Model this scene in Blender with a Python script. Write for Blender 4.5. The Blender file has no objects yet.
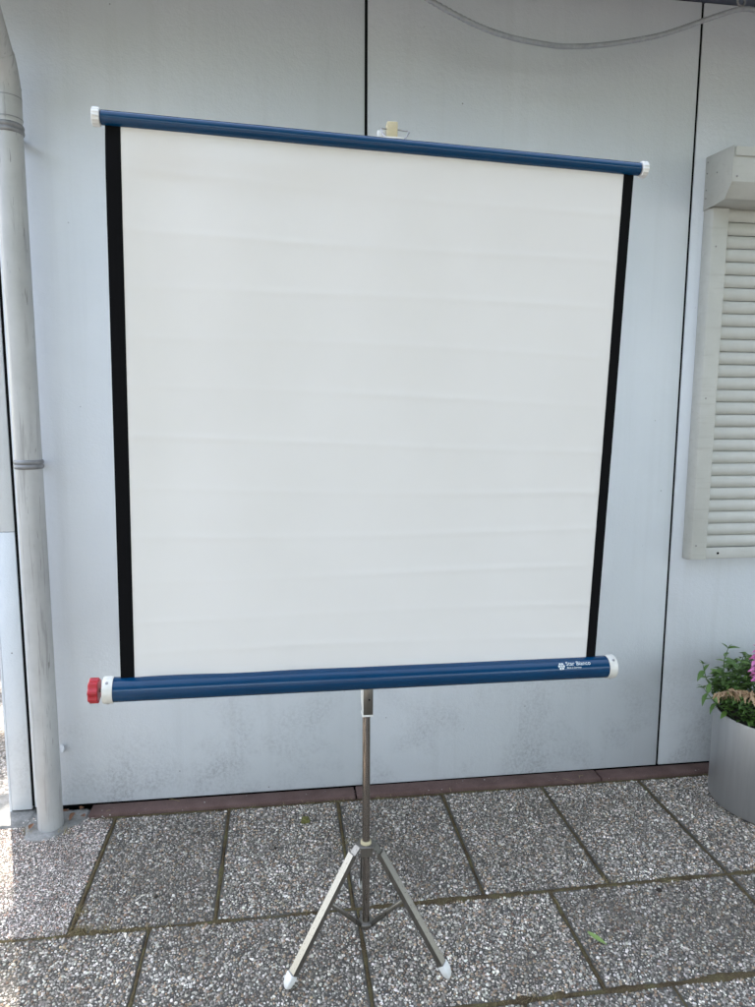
import bpy, bmesh, math, random
import numpy as np
from mathutils import Vector, Matrix, noise
random.seed(7); rng = np.random.default_rng(7)
R = math.radians
scene = bpy.context.scene
col = scene.collection

# ------------------------------------------------------------------ camera
cam_d = bpy.data.cameras.new('camera'); cam = bpy.data.objects.new('camera', cam_d); col.objects.link(cam)
cam_d.sensor_fit = 'HORIZONTAL'; cam_d.sensor_width = 36.0; cam_d.lens = 36.0*700/755
scene.cycles.max_bounces = 6; scene.cycles.diffuse_bounces = 4; scene.cycles.glossy_bounces = 3
cam_d.clip_start = 0.05; cam_d.clip_end = 2000
cR = Vector((0.99055546, -0.13702668, 0.0048557)); cU = Vector((0.01342597, 0.1321774, 0.99113515)); cF = Vector((0.13645377, 0.98170914, -0.13276876))
cam.matrix_world = Matrix(((cR.x, cU.x, -cF.x, 0), (cR.y, cU.y, -cF.y, 0), (cR.z, cU.z, -cF.z, 1.5), (0, 0, 0, 1)))
scene.camera = cam

# ------------------------------------------------------------------ sky, sun, exposure
SUN_AZ_VEC = Vector((-0.38, 1.0, 0)).normalized(); SUN_EL = R(40)       # sun stands behind the building, a little to its left
world = bpy.data.worlds.new('World'); scene.world = world; world.use_nodes = True
wn = world.node_tree.nodes; wl = world.node_tree.links
bg = wn['Background']; bg.inputs['Strength'].default_value = 0.13
sky = wn.new('ShaderNodeTexSky'); sky.sky_type = 'NISHITA'; sky.sun_disc = False
sky.sun_elevation = SUN_EL; sky.sun_rotation = math.atan2(SUN_AZ_VEC.x, SUN_AZ_VEC.y); sky.dust_density = 2.0; sky.air_density = 1.0; sky.ozone_density = 1.0
hs = wn.new('ShaderNodeHueSaturation'); hs.inputs['Saturation'].default_value = 0.60
wl.new(sky.outputs[0], hs.inputs['Color']); wl.new(hs.outputs[0], bg.inputs['Color'])
sd = bpy.data.lights.new('sun', 'SUN'); sd.energy = 3.0; sd.angle = R(0.53); sd.color = (1.0, 0.93, 0.84)
sun = bpy.data.objects.new('sun', sd); col.objects.link(sun)
to_sun = SUN_AZ_VEC*math.cos(SUN_EL) + Vector((0, 0, math.sin(SUN_EL)))
sun.rotation_euler = to_sun.to_track_quat('Z', 'Y').to_euler(); sun.location = (0, 0, 12)
vs = scene.view_settings; vs.view_transform = 'Standard'; vs.look = 'None'; vs.gamma = 1.0; vs.exposure = 3.22; vs.use_curve_mapping = False

# ------------------------------------------------------------------ helpers
class MB:
    """collects shapes, builds ONE mesh object"""
    def __init__(s): s.v = []; s.f = []; s.c = []
    def add(s, vs, fs):
        o = len(s.v); s.v += [Vector(p) for p in vs]; s.f += [tuple(i+o for i in f) for f in fs]; return s
    def box(s, a, b):
        x0, y0, z0 = a; x1, y1, z1 = b
        return s.add([(x0,y0,z0),(x1,y0,z0),(x1,y1,z0),(x0,y1,z0),(x0,y0,z1),(x1,y0,z1),(x1,y1,z1),(x0,y1,z1)],
                     [(0,3,2,1),(4,5,6,7),(0,1,5,4),(1,2,6,5),(2,3,7,6),(3,0,4,7)])
    def bar(s, a, b, w, h, side=None):
        """rectangular bar from a to b; width w along side, height h along the third axis"""
        a = Vector(a); b = Vector(b); d = (b-a).normalized()
        side = Vector(side) if side is not None else d.cross(Vector((0,0,1)))
        side = (side - d*side.dot(d)).normalized(); n = d.cross(side)
        vs = []
        for p in (a, b):
            for q, t in ((-1,-1),(1,-1),(1,1),(-1,1)): vs.append(p + side*(w/2*q) + n*(h/2*t))
        return s.add(vs, [(0,1,2,3),(7,6,5,4),(0,4,5,1),(1,5,6,2),(2,6,7,3),(3,7,4,0)])
    def rings(s, rings, cap=True, closed=True):
        o = len(s.v); n = len(rings[0])
        for r in rings: s.v += [Vector(p) for p in r]
        for i in range(len(rings)-1):
            for j in range(n if closed else n-1):
                k = (j+1) % n; s.f.append((o+i*n+j, o+i*n+k, o+(i+1)*n+k, o+(i+1)*n+j))
        if cap: s.f.append(tuple(o+j for j in range(n))[::-1]); s.f.append(tuple(o+(len(rings)-1)*n+j for j in range(n)))
        return s
    def lathe(s, a, axis, prof, n=32, cap=True):
        """profile list of (distance along axis, radius)"""
        a = Vector(a); d = Vector(axis).normalized(); p = d.orthogonal().normalized(); q = d.cross(p)
        return s.rings([[a + d*t + (p*math.cos(2*math.pi*j/n) + q*math.sin(2*math.pi*j/n))*r for j in range(n)] for t, r in prof], cap)
    def tube(s, pts, r, n=10, cap=True):
        pts = [Vector(p) for p in pts]; rs = r if isinstance(r, (list, tuple)) else [r]*len(pts)
        up = None; out = []
        for i, p in enumerate(pts):
            d = (pts[min(i+1, len(pts)-1)] - pts[max(i-1, 0)]).normalized()
            if up is None: up = d.orthogonal().normalized()
            up = (up - d*up.dot(d)).normalized(); q = d.cross(up)
            out.append([p + (up*math.cos(2*math.pi*j/n) + q*math.sin(2*math.pi*j/n))*rs[i] for j in range(n)])
        return s.rings(out, cap)
    def prism(s, poly, off):
        """planar polygon extruded by vector off"""
        n = len(poly); off = Vector(off); a = [Vector(p) for p in poly]
        return s.add(a + [p+off for p in a], [tuple(range(n))[::-1], tuple(range(n, 2*n))] + [(i, (i+1) % n, n+(i+1) % n, n+i) for i in range(n)])
    def mesh(s, name, mat, bevel=0, smooth=None, seg=2):
        me = bpy.data.meshes.new(name); me.from_pydata(s.v, [], s.f); me.update()
        bm = bmesh.new(); bm.from_mesh(me)
        bmesh.ops.recalc_face_normals(bm, faces=bm.faces)
        if bevel:
            es = [e for e in bm.edges if len(e.link_faces) == 2 and e.calc_face_angle(0) > R(35)]
            bmesh.ops.bevel(bm, geom=es, offset=bevel, segments=seg, affect='EDGES', profile=0.5, clamp_overlap=True)
        bm.to_mesh(me); bm.free()
        if smooth is not None or bevel:
            for p in me.polygons: p.use_smooth = True
            me.set_sharp_from_angle(angle=R(smooth if smooth is not None else 50))
        if mat: me.materials.append(mat)
        return me
    def build(s, name, mat, parent=None, bevel=0, smooth=None, seg=2):
        base = PB(parent)
        if base: s.v = [p - base for p in s.v]
        return link(name, s.mesh(name, mat, bevel, smooth, seg), parent)

def PB(parent):
    if parent is None: return None
    t = Vector((0, 0, 0)); p = parent
    while p is not None: t = t + p.location; p = p.parent
    return t
def link(name, me, parent=None):
    o = bpy.data.objects.new(name, me); col.objects.link(o)
    if parent: o.parent = parent
    return o
def thing(name, label, cat, loc=(0,0,0), group=None):
    o = bpy.data.objects.new(name, None); col.objects.link(o); o.location = loc; o.empty_display_size = .05
    o['label'] = label; o['category'] = cat
    if group: o['group'] = group
    return o
def tag(o, label, cat, group=None):
    o['label'] = label; o['category'] = cat
    if group: o['group'] = group
    return o
def origin_to(o, loc):
    loc = Vector(loc); o.data.transform(Matrix.Translation(-loc)); o.location = loc; return o

class NT:
    def __init__(s, name):
        s.m = bpy.data.materials.new(name); s.m.use_nodes = True; s.t = s.m.node_tree; s.n = s.t.nodes; s.l = s.t.links; s.b = s.n['Principled BSDF']
    def node(s, typ, **kw):
        n = s.n.new(typ)
        for k, v in kw.items():
            if hasattr(n, k) and k not in ('Scale',): setattr(n, k, v)
            else: n.inputs[k.replace('_', ' ')].default_value = v
        return n
    def co(s, kind='Object', scale=(1,1,1)):
        c = s.node('ShaderNodeTexCoord'); mp = s.node('ShaderNodeMapping'); mp.inputs['Scale'].default_value = scale
        s.l.new(c.outputs[kind], mp.inputs[0]); return mp.outputs[0]
    def noise(s, v, scale, detail=4, rough=.55, dist=0):
        n = s.node('ShaderNodeTexNoise'); n.inputs['Scale'].default_value = scale; n.inputs['Detail'].default_value = detail
        n.inputs['Roughness'].default_value = rough; n.inputs['Distortion'].default_value = dist
        if v is not None: s.l.new(v, n.inputs['Vector'])
        return n.outputs['Fac']
    def vor(s, v, scale, feature='F1', out='Distance', rnd=1):
        n = s.node('ShaderNodeTexVoronoi'); n.feature = feature; n.inputs['Scale'].default_value = scale; n.inputs['Randomness'].default_value = rnd
        s.l.new(v, n.inputs['Vector']); return n.outputs[out]
    def ramp(s, fac, stops, interp='LINEAR'):
        n = s.node('ShaderNodeValToRGB'); n.color_ramp.interpolation = interp; e = n.color_ramp.elements
        while len(e) < len(stops): e.new(.5)
        for i, (p, c) in enumerate(stops):
            e[i].position = p; e[i].color = (c, c, c, 1) if isinstance(c, (int, float)) else (*c, 1)
        s.l.new(fac, n.inputs[0]); return n.outputs[0]
    def mix(s, fac, a, b, mode='MIX'):
        n = s.node('ShaderNodeMix'); n.data_type = 'RGBA'; n.blend_type = mode
        for i, x in ((0, fac), (6, a), (7, b)):
            if hasattr(x, 'is_linked') or hasattr(x, 'links'): s.l.new(x, n.inputs[i])
            else: n.inputs[i].default_value = (*x, 1) if isinstance(x, tuple) else x
        return n.outputs[2]
    def math(s, op, a, b=None, c=None):
        n = s.node('ShaderNodeMath'); n.operation = op
        for i, x in enumerate((a, b, c)):
            if x is None: continue
            if hasattr(x, 'links'): s.l.new(x, n.inputs[i])
            else: n.inputs[i].default_value = x
        return n.outputs[0]
    def bump(s, h, strength=.3, dist=.002, prev=None):
        n = s.node('ShaderNodeBump'); n.inputs['Strength'].default_value = strength; n.inputs['Distance'].default_value = dist
        s.l.new(h, n.inputs['Height'])
        if prev: s.l.new(prev, n.inputs['Normal'])
        return n.outputs[0]
    def set(s, **kw):
        for k, v in kw.items():
            k = k.replace('_', ' ')
            if hasattr(v, 'links'): s.l.new(v, s.b.inputs[k])
            else: s.b.inputs[k].default_value = (*v, 1) if isinstance(v, tuple) and s.b.inputs[k].type == 'RGBA' else v
        return s.m

def simple(name, c, rough=.5, metal=0, var=.12, scale=60, bump=0.0, coat=0):
    t = NT(name); v = t.co()
    n = t.noise(v, scale, 5); k = t.ramp(n, [(.3, 1-var), (.7, 1+var)])
    m = t.mix(1.0, c, k, 'MULTIPLY')
    rr = t.math('MULTIPLY_ADD', n, .2, rough-.1)
    t.set(Base_Color=m, Metallic=metal, Roughness=rr, Coat_Weight=coat)
    if bump: t.set(Normal=t.bump(n, bump, .001))
    return t.m

# ------------------------------------------------------------------ materials
def mat_wall():
    t = NT('painted_panel'); v = t.co('Object')
    sep = t.node('ShaderNodeSeparateXYZ'); t.l.new(v, sep.inputs[0]); z = sep.outputs[2]
    big = t.noise(v, 2.2, 3, .6); fine = t.noise(v, 180, 2, .6); mid = t.noise(v, 75, 4, .7, .3)
    base = t.ramp(big, [(.3, (.645, .675, .705)), (.7, (.695, .722, .75))])
    # grime splashed up from the ground: soft smudges below half a metre, with ragged shapes
    low = t.node('ShaderNodeMapRange'); low.interpolation_type = 'SMOOTHSTEP'; t.l.new(z, low.inputs[0]); low.inputs[1].default_value = .75; low.inputs[2].default_value = .05
    sm = t.ramp(t.noise(v, 4.2, 5, .62, .3), [(.45, 0), (.68, 1)])
    grain = t.ramp(mid, [(.42, 0.15), (.62, 1)])
    f1 = t.math('MULTIPLY', t.math('MULTIPLY', low.outputs[0], sm), grain)
    f1 = t.math('MULTIPLY', f1, .55)
    c = t.mix(f1, base, (.30, .31, .33))
    # fine dark specks
    vs_ = t.co('Object', (1, 1, 1)); sp = t.vor(vs_, 26, 'F1')
    gate = t.ramp(t.noise(v, 14, 2), [(.60, 0), (.66, 1)])
    spk = t.math('MULTIPLY', t.ramp(sp, [(.06, 1), (.085, 0)]), gate)
    c = t.mix(t.math('MULTIPLY', spk, .75), c, (.10, .10, .10))
    # vertical faint streaks
    st = t.noise(t.co('Object', (14, 14, .5)), 1.0, 4, .6)
    c = t.mix(t.math('MULTIPLY', t.ramp(st, [(.52, 0), (.75, 1)]), .18), c, (.44, .45, .44))
    b1 = t.bump(fine, .42, .0020); b2 = t.bump(t.noise(v, 55, 2, .6), .40, .003, b1); b3 = t.bump(t.noise(v, 3.0, 2), .25, .012, b2)
    return t.set(Base_Color=c, Roughness=.62, Specular_IOR_Level=.35, Normal=b3)
M = {}
M['wall'] = mat_wall()
M['black_gap'] = simple('dark_gap', (.004, .004, .0045), .9); M['black_gap'].node_tree.nodes['Principled BSDF'].inputs['Specular IOR Level'].default_value = .1
def mat_pebble():
    t = NT('pebble'); a = t.node('ShaderNodeVertexColor'); a.layer_name = 'tint'
    c = a.outputs[0]; d = t.noise(t.co('Object'), 6, 3, .6)
    c = t.mix(t.math('MULTIPLY', t.ramp(d, [(.45, 0), (.70, 1)]), .38), c, (.13, .11, .08))
    oi = t.node('ShaderNodeObjectInfo'); c = t.mix(1.0, c, t.math('MULTIPLY_ADD', oi.outputs['Random'], .30, .84), 'MULTIPLY')
    gp = t.node('ShaderNodeNewGeometry'); w_ = t.noise(gp.outputs['Position'], 2.6, 5, .62, .4)
    c = t.mix(t.math('MULTIPLY', t.ramp(w_, [(.46, 0), (.66, 1)]), .55), c, t.mix(1.0, c, (.50, .46, .40), 'MULTIPLY'))
    return t.set(Base_Color=c, Roughness=.6, Specular_IOR_Level=.3)
M['pebble'] = mat_pebble()
def mat_mortar():
    t = NT('slab_mortar'); v = t.co(); n = t.noise(v, 90, 6, .7); n2 = t.noise(v, 9, 5)
    c = t.mix(t.ramp(n2, [(.35, 0), (.7, 1)]), (.075, .068, .056), (.125, .114, .096))
    c = t.mix(1.0, c, t.ramp(n, [(.3, .6), (.7, 1.3)]), 'MULTIPLY')
    return t.set(Base_Color=c, Roughness=.95, Normal=t.bump(n, .7, .002))
M['mortar'] = mat_mortar()
def mat_gravel():
    t = NT('gravel_ground'); v = t.co()
    n = t.node('ShaderNodeTexVoronoi'); n.inputs['Scale'].default_value = 95; t.l.new(v, n.inputs['Vector'])
    sp = t.node('ShaderNodeSeparateColor'); t.l.new(n.outputs['Color'], sp.inputs[0])
    c = t.ramp(sp.outputs[0], [(0, (.10, .095, .09)), (.3, (.22, .21, .20)), (.55, (.34, .30, .26)), (.75, (.48, .46, .44)), (1, (.62, .60, .57))], 'CONSTANT')
    dk = t.ramp(n.outputs['Distance'], [(.3, 1), (.75, .35)])
    c = t.mix(1.0, c, dk, 'MULTIPLY')
    br = t.ramp(t.noise(v, 4, 5), [(.5, 0), (.7, .6)]); c = t.mix(br, c, (.13, .09, .05))
    h = t.math('SUBTRACT', 1.0, n.outputs['Distance'])
    return t.set(Base_Color=c, Roughness=.85, Normal=t.bump(h, .8, .006))
M['gravel'] = mat_gravel()
def mat_moss():
    t = NT('joint_moss'); v = t.co(); n = t.noise(v, 16, 6, .7); f = t.noise(v, 260, 4, .7)
    c = t.ramp(n, [(.3, (.050, .036, .024)), (.46, (.095, .070, .040)), (.58, (.115, .095, .050)), (.75, (.125, .125, .048))])
    c = t.mix(1.0, c, t.ramp(f, [(.3, .5), (.7, 1.5)]), 'MULTIPLY')
    return t.set(Base_Color=c, Roughness=1.0, Specular_IOR_Level=.1, Normal=t.bump(f, .9, .003))
M['moss'] = mat_moss()
def mat_edging():
    t = NT('red_edging'); v = t.co(); f = t.noise(v, 300, 4, .7); n = t.noise(v, 12, 6, .65)
    c = t.mix(t.ramp(n, [(.35, 0), (.65, 1)]), (.095, .054, .045), (.140, .086, .073))
    c = t.mix(1.0, c, t.ramp(f, [(.3, .72), (.7, 1.28)]), 'MULTIPLY')
    s = t.vor(v, 45); g = t.ramp(t.noise(v, 7, 3), [(.55, 0), (.62, 1)])
    c = t.mix(t.math('MULTIPLY', t.ramp(s, [(.10, 1), (.16, 0)]), g), c, (.55, .53, .50))
    return t.set(Base_Color=c, Roughness=.9, Normal=t.bump(f, .6, .0015))
M['edging'] = mat_edging()
def mat_concrete():
    t = NT('old_concrete'); v = t.co(); f = t.noise(v, 120, 6, .7); n = t.noise(v, 10, 6, .65)
    c = t.mix(t.ramp(n, [(.35, 0), (.65, 1)]), (.17, .165, .15), (.33, .32, .30))
    c = t.mix(1.0, c, t.ramp(f, [(.3, .75), (.7, 1.2)]), 'MULTIPLY')
    return t.set(Base_Color=c, Roughness=.92, Normal=t.bump(f, .7, .003))
M['concrete'] = mat_concrete()
def mat_zinc():
    t = NT('painted_zinc'); v = t.co(); n = t.noise(v, 7, 6, .65); st = t.noise(t.co('Object', (60, 60, 3)), 1, 5, .65, .4)
    c = t.ramp(n, [(.3, (.40, .40, .395)), (.7, (.50, .50, .49))])
    c = t.mix(t.math('MULTIPLY', t.ramp(st, [(.56, 0), (.66, 1)]), .55), c, (.22, .215, .21))
    sc = t.noise(t.co('Object', (110, 110, 9)), 1, 3, .5, 1.2)
    c = t.mix(t.math('MULTIPLY', t.ramp(sc, [(.68, 0), (.71, 1)]), .6), c, (.14, .13, .125))
    return t.set(Base_Color=c, Metallic=.25, Roughness=t.ramp(n, [(.3, .42), (.7, .6)]), Normal=t.bump(n, .15, .004))
M['zinc'] = mat_zinc()
M['zinc_dark'] = simple('zinc_collar', (.24, .24, .245), .5, .4, .2, 40)
def mat_blue():
    t = NT('blue_enamel'); v = t.co(); n = t.noise(v, 300, 4)
    c = t.ramp(t.noise(v, 9, 4), [(.3, (.0002, .034, .094)), (.7, (.0003, .041, .110))])
    return t.set(Base_Color=c, Metallic=.0, Roughness=.18, Specular_IOR_Level=.40)
M['blue'] = mat_blue()
M['white_plastic'] = simple('ivory_plastic', (.66, .64, .58), .42, 0, .06, 90)
M['cap_white'] = simple('white_ribbed_plastic', (.72, .71, .68), .40, 0, .06, 90)
M['cream'] = simple('cream_plastic', (.50, .43, .27), .45, 0, .08, 90)
M['red'] = simple('red_plastic', (.40, .012, .022), .35, 0, .10, 70)
M['steel'] = NT('bright_steel').set(Base_Color=(.33, .30, .27), Metallic=1.0, Roughness=.07)
def mat_leg():
    t = NT('brushed_channel'); n = t.noise(t.co('Object', (200, 200, 12)), 1, 4)
    c = t.ramp(n, [(.3, (.18, .167, .145)), (.7, (.24, .225, .20))])
    return t.set(Base_Color=c, Metallic=.9, Roughness=t.ramp(n, [(.3, .26), (.7, .38)]))
M['leg'] = mat_leg()
M['screw'] = simple('screw_steel', (.30, .29, .28), .35, 1)
def mat_fabric():
    t = NT('screen_fabric'); v = t.co()
    n = t.noise(v, 700, 2); s = t.noise(v, 3.2, 4, .5)
    c = t.ramp(s, [(.3, (.70, .677, .645)), (.7, (.73, .708, .68))])
    return t.set(Base_Color=c, Roughness=.75, Specular_IOR_Level=.25, Normal=t.bump(n, .08, .0004), Sheen_Weight=.05)
M['fabric'] = mat_fabric()
M['black_cloth'] = simple('black_border', (.0035, .0035, .004), .9); M['black_cloth'].node_tree.nodes['Principled BSDF'].inputs['Specular IOR Level'].default_value = .12
M['print'] = simple('white_print', (.62, .66, .66), .5)
def mat_shutter():
    t = NT('shutter_paint'); v = t.co(); n = t.noise(v, 8, 6, .65); f = t.noise(t.co('Object', (3, 30, 60)), 1, 5, .65)
    c = t.ramp(n, [(.3, (.46, .455, .415)), (.7, (.53, .525, .485))])
    c = t.mix(t.math('MULTIPLY', t.ramp(f, [(.55, 0), (.75, 1)]), .35), c, (.30, .28, .24))
    return t.set(Base_Color=c, Roughness=.5, Normal=t.bump(f, .12, .002))
M['shutter'] = mat_shutter()
def mat_pot():
    t = NT('brushed_planter'); v = t.co('Object', (40, 40, 2.5)); n = t.noise(v, 1, 6, .7); b = t.noise(t.co(), 5, 4)
    c = t.ramp(n, [(.3, (.46, .46, .465)), (.7, (.54, .54, .545))])
    return t.set(Base_Color=c, Metallic=.85, Roughness=t.ramp(b, [(.3, .40), (.7, .52)]), Anisotropic=.4)
M['pot'] = mat_pot()
M['soil'] = simple('potting_soil', (.035, .025, .017), .95, 0, .5, 60, .8)
def mat_leaf(name, a, b, tr=.25):
    t = NT(name); oi = t.node('ShaderNodeObjectInfo'); v = t.co(); n = t.noise(v, 55, 3)
    k = t.math('MULTIPLY_ADD', oi.outputs['Random'], .7, t.math('MULTIPLY', n, .3))
    c = t.mix(k, a, b)
    return t.set(Base_Color=c, Roughness=.5)
M['leaf'] = mat_leaf('green_leaf', (.045, .100, .016), (.115, .205, .040))
M['leaf2'] = mat_leaf('bright_leaf', (.085, .165, .036), (.15, .24, .06))
M['leafmass'] = simple('inner_foliage', (.065, .125, .022), .55, 0, .8, 45)
M['stem'] = simple('green_stem', (.06, .11, .03), .55)
M['pink'] = mat_leaf('pink_petal', (.62, .16, .42), (.78, .30, .58))
M['dry'] = mat_leaf('dry_petal', (.20, .11, .055), (.52, .37, .22))
M['deadleaf'] = mat_leaf('dead_leaf', (.14, .055, .025), (.26, .12, .05))
M['fresh'] = mat_leaf('fallen_leaf', (.20, .30, .08), (.28, .38, .12))
M['straw'] = mat_leaf('dry_straw', (.20, .15, .06), (.34, .27, .13))
M['conduit'] = simple('grey_conduit', (.30, .31, .33), .45, 0, .15, 60)
M['soffit'] = simple('blue_grey_soffit', (.10, .115, .15), .7, 0, .12, 20)
M['roof'] = simple('bitumen_roof', (.06, .058, .055), .9)
M['bark'] = simple('tree_bark', (.10, .075, .055), .9, 0, .3, 20, .8)

# ------------------------------------------------------------------ setting: ground and pavement
WY = 2.607                                     # face of the building
g = MB()
g.add([(-60,-60,-.03),(60,-60,-.03),(60,60,-.03),(-60,60,-.03)], [(0,1,2,3)])
ground = g.build('ground', M['gravel']); ground['kind'] = 'structure'

pavement = bpy.data.objects.new('pavement', None); col.objects.link(pavement); pavement['kind'] = 'structure'

def pebble_mesh(name, w, h, size, seed, palette, dens=1.0):
    """rounded stones half sunk into a slab w x h centred on the origin"""
    r = np.random.default_rng(seed)
    px, py = [], []
    nx = int(w/size); ny = int(h/(size*.87))
    gx, gy = np.meshgrid(np.arange(nx), np.arange(ny))
    X = (gx + .5*(gy % 2) + .25 + r.uniform(-.42, .42, gx.shape))*w/nx - w/2
    Y = (gy + .5 + r.uniform(-.42, .42, gx.shape))*h/ny - h/2
    X = X.ravel(); Y = Y.ravel(); keep = (r.random(X.size) < .95*dens) & (np.abs(X) < w/2-size*.45) & (np.abs(Y) < h/2-size*.45)
    X = X[keep]; Y = Y[keep]; n = X.size
    rad = size*r.lognormal(-.66, .27, n).clip(.26, .85); asp = r.uniform(.62, 1.0, n); ang = r.uniform(0, math.pi, n)
    hz = rad*r.uniform(.30, .75, n); tx = r.uniform(-.35, .35, n); ty = r.uniform(-.35, .35, n)
    K = 7
    th = np.arange(K)*2*math.pi/K
    prof = [(1.0, 0.0), (.80, .62)]
    verts = []
    for k, (rr, zz) in enumerate(prof):
        jit = r.uniform(.84, 1.16, (n, K))
        lx = np.cos(th)[None]*rr*jit*rad[:, None]; ly = np.sin(th)[None]*rr*jit*(rad*asp)[:, None]
        x = lx*np.cos(ang)[:, None] - ly*np.sin(ang)[:, None]; y = lx*np.sin(ang)[:, None] + ly*np.cos(ang)[:, None]
        z = np.full_like(x, 0) + zz*hz[:, None] + (tx[:, None]*x + ty[:, None]*y if k else 0) - (.002 if k == 0 else 0)
        verts.append(np.stack([x + X[:, None], y + Y[:, None], z], -1))
    top = np.stack([X, Y, hz], -1)[:, None, :]
    V = np.concatenate(verts + [top], 1); m = V.shape[1]
    f = []
    base = (np.arange(n)*m)
    quads = np.stack([np.stack([base + j, base + (j+1) % K, base + K + (j+1) % K, base + K + j], -1) for j in range(K)], 1).reshape(-1, 4)
    tris = np.stack([np.stack([base + K + j, base + K + (j+1) % K, base + 2*K], -1) for j in range(K)], 1).reshape(-1, 3)
    me = bpy.data.meshes.new(name)
    nl = quads.size + tris.size
    me.vertices.add(n*m); me.vertices.foreach_set('co', V.reshape(-1).astype(np.float32))
    me.loops.add(nl); me.loops.foreach_set('vertex_index', np.concatenate([quads.ravel(), tris.ravel()]).astype(np.int32))
    me.polygons.add(len(quads)+len(tris))
    st = np.concatenate([np.arange(len(quads))*4, quads.size + np.arange(len(tris))*3]).astype(np.int32)
    me.polygons.foreach_set('loop_start', st)
    me.polygons.foreach_set('use_smooth', np.ones(len(st), dtype=bool))
    me.update(calc_edges=True)
    pal = np.array([p[1] for p in palette]); wt = np.array([p[0] for p in palette], float); wt /= wt.sum()
    c = pal[r.choice(len(pal), n, p=wt)]*r.uniform(.95, 1.60, (n, 1))*np.array([[1.05, 1.0, .93]])*r.uniform(.96, 1.04, (n, 3))
    ca = me.color_attributes.new('tint', 'FLOAT_COLOR', 'POINT')
    cc = np.concatenate([np.repeat(c, m, 0), np.ones((n*m, 1))], 1)
    ca.data.foreach_set('color', cc.reshape(-1).astype(np.float32))
    me.materials.append(M['pebble'])
    return me
PAL = [(16, (.13, .122, .112)), (26, (.21, .197, .182)), (22, (.31, .293, .272)), (16, (.47, .45, .42)), (11, (.66, .64, .61)), (9, (.27, .20, .145)), (5, (.38, .30, .22)), (5, (.15, .10, .075)), (3, (.05, .05, .052))]
PALF = [(14, (.16, .145, .145)), (24, (.25, .225, .22)), (22, (.36, .33, .32)), (18, (.54, .51, .50)), (12, (.72, .69, .67)), (10, (.34, .22, .175)), (4, (.09, .08, .08))]
SW, SH = .397, .583
peb_up = [pebble_mesh('pebbles', SW, SH, .0071, 11+i, PAL) for i in range(3)]
peb_fl = [pebble_mesh('pebbles', .598, .376, .0071, 31+i, PAL) for i in range(3)]
peb_fine = pebble_mesh('pebbles', .62, .640, .0052, 51, PALF)
def slab_mesh(w, h, seed):
    r = random.Random(seed); s = MB(); n = 10; pts = []
    for (ax, ay), (bx, by) in (((-1,-1),(1,-1)), ((1,-1),(1,1)), ((1,1),(-1,1)), ((-1,1),(-1,-1))):
        for k in range(n):
            t = k/n; x = (ax+(bx-ax)*t)*w/2; y = (ay+(by-ay)*t)*h/2; j = 0.0012
            pts.append(Vector((x + r.uniform(-j, j), y + r.uniform(-j, j), 0)))
    inn = [p*.985 for p in pts]
    s.rings([[p + Vector((0,0,-.035)) for p in pts], [p + Vector((0,0,-.004)) for p in pts], inn], cap=True)
    return s.mesh('slab', M['mortar'], 0, 40)
slab_up = [slab_mesh(.404, .589, i) for i in range(2)]
slab_fl = [slab_mesh(.604, .383, 5+i) for i in range(2)]
slab_fine = slab_mesh(.625, .645, 9)
ZT = -.0035                                    # level of the mortar between the stones
rs = random.Random(3)
def lay(sm, pm, x, y, turn):
    o = link('paving_slab', sm, pavement); o.location = (x, y, ZT + rs.uniform(-.0012, .0012)); o.rotation_euler = (rs.uniform(-.002, .002), rs.uniform(-.002, .002), (math.pi if turn else 0) + rs.uniform(-.004, .004))
    p = link('pebbles', pm, o); p['kind'] = 'stuff'
    return o
k = 0
ROW1, ROW2, ROW3 = (2.527, 1.938), (1.932, 1.549), (1.543, .954)
for i in range(8):                             # slabs standing upright along the wall
    lay(slab_up[i % 2], peb_up[i % 3], -.416 + .4118*i, 2.2325, i % 2)
for i in range(-2, 5):                         # slabs lying across
    lay(slab_fl[i % 2], peb_fl[i % 3], -.092 + .611*i, 1.7405, i % 2)
for i in range(-3, 5):
    lay(slab_up[i % 2], peb_up[(i+1) % 3], .397 + .4075*i, 1.2485, (i+1) % 2)
for i in range(-2, 4):
    lay(slab_fl[(i+1) % 2], peb_fl[(i+2) % 3], -.20 + .611*i, .7565, i % 2)
fs = lay(slab_fine, peb_fine, -.940, 2.2600, 0); fs['label'] = 'slab with finer pinkish pebbles at the foot of the downpipe'

# the red-brown edging stones along the wall foot
ex = [-.725, .275, 1.284, 2.29, 3.3]
for i in range(4):
    e = MB().box((ex[i]+.003, 2.536, -.06), (ex[i+1]-.003, 2.6055, .010 + .002*(i % 2)))
    e.build('edging_stone', M['edging'], pavement, bevel=.004)
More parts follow.
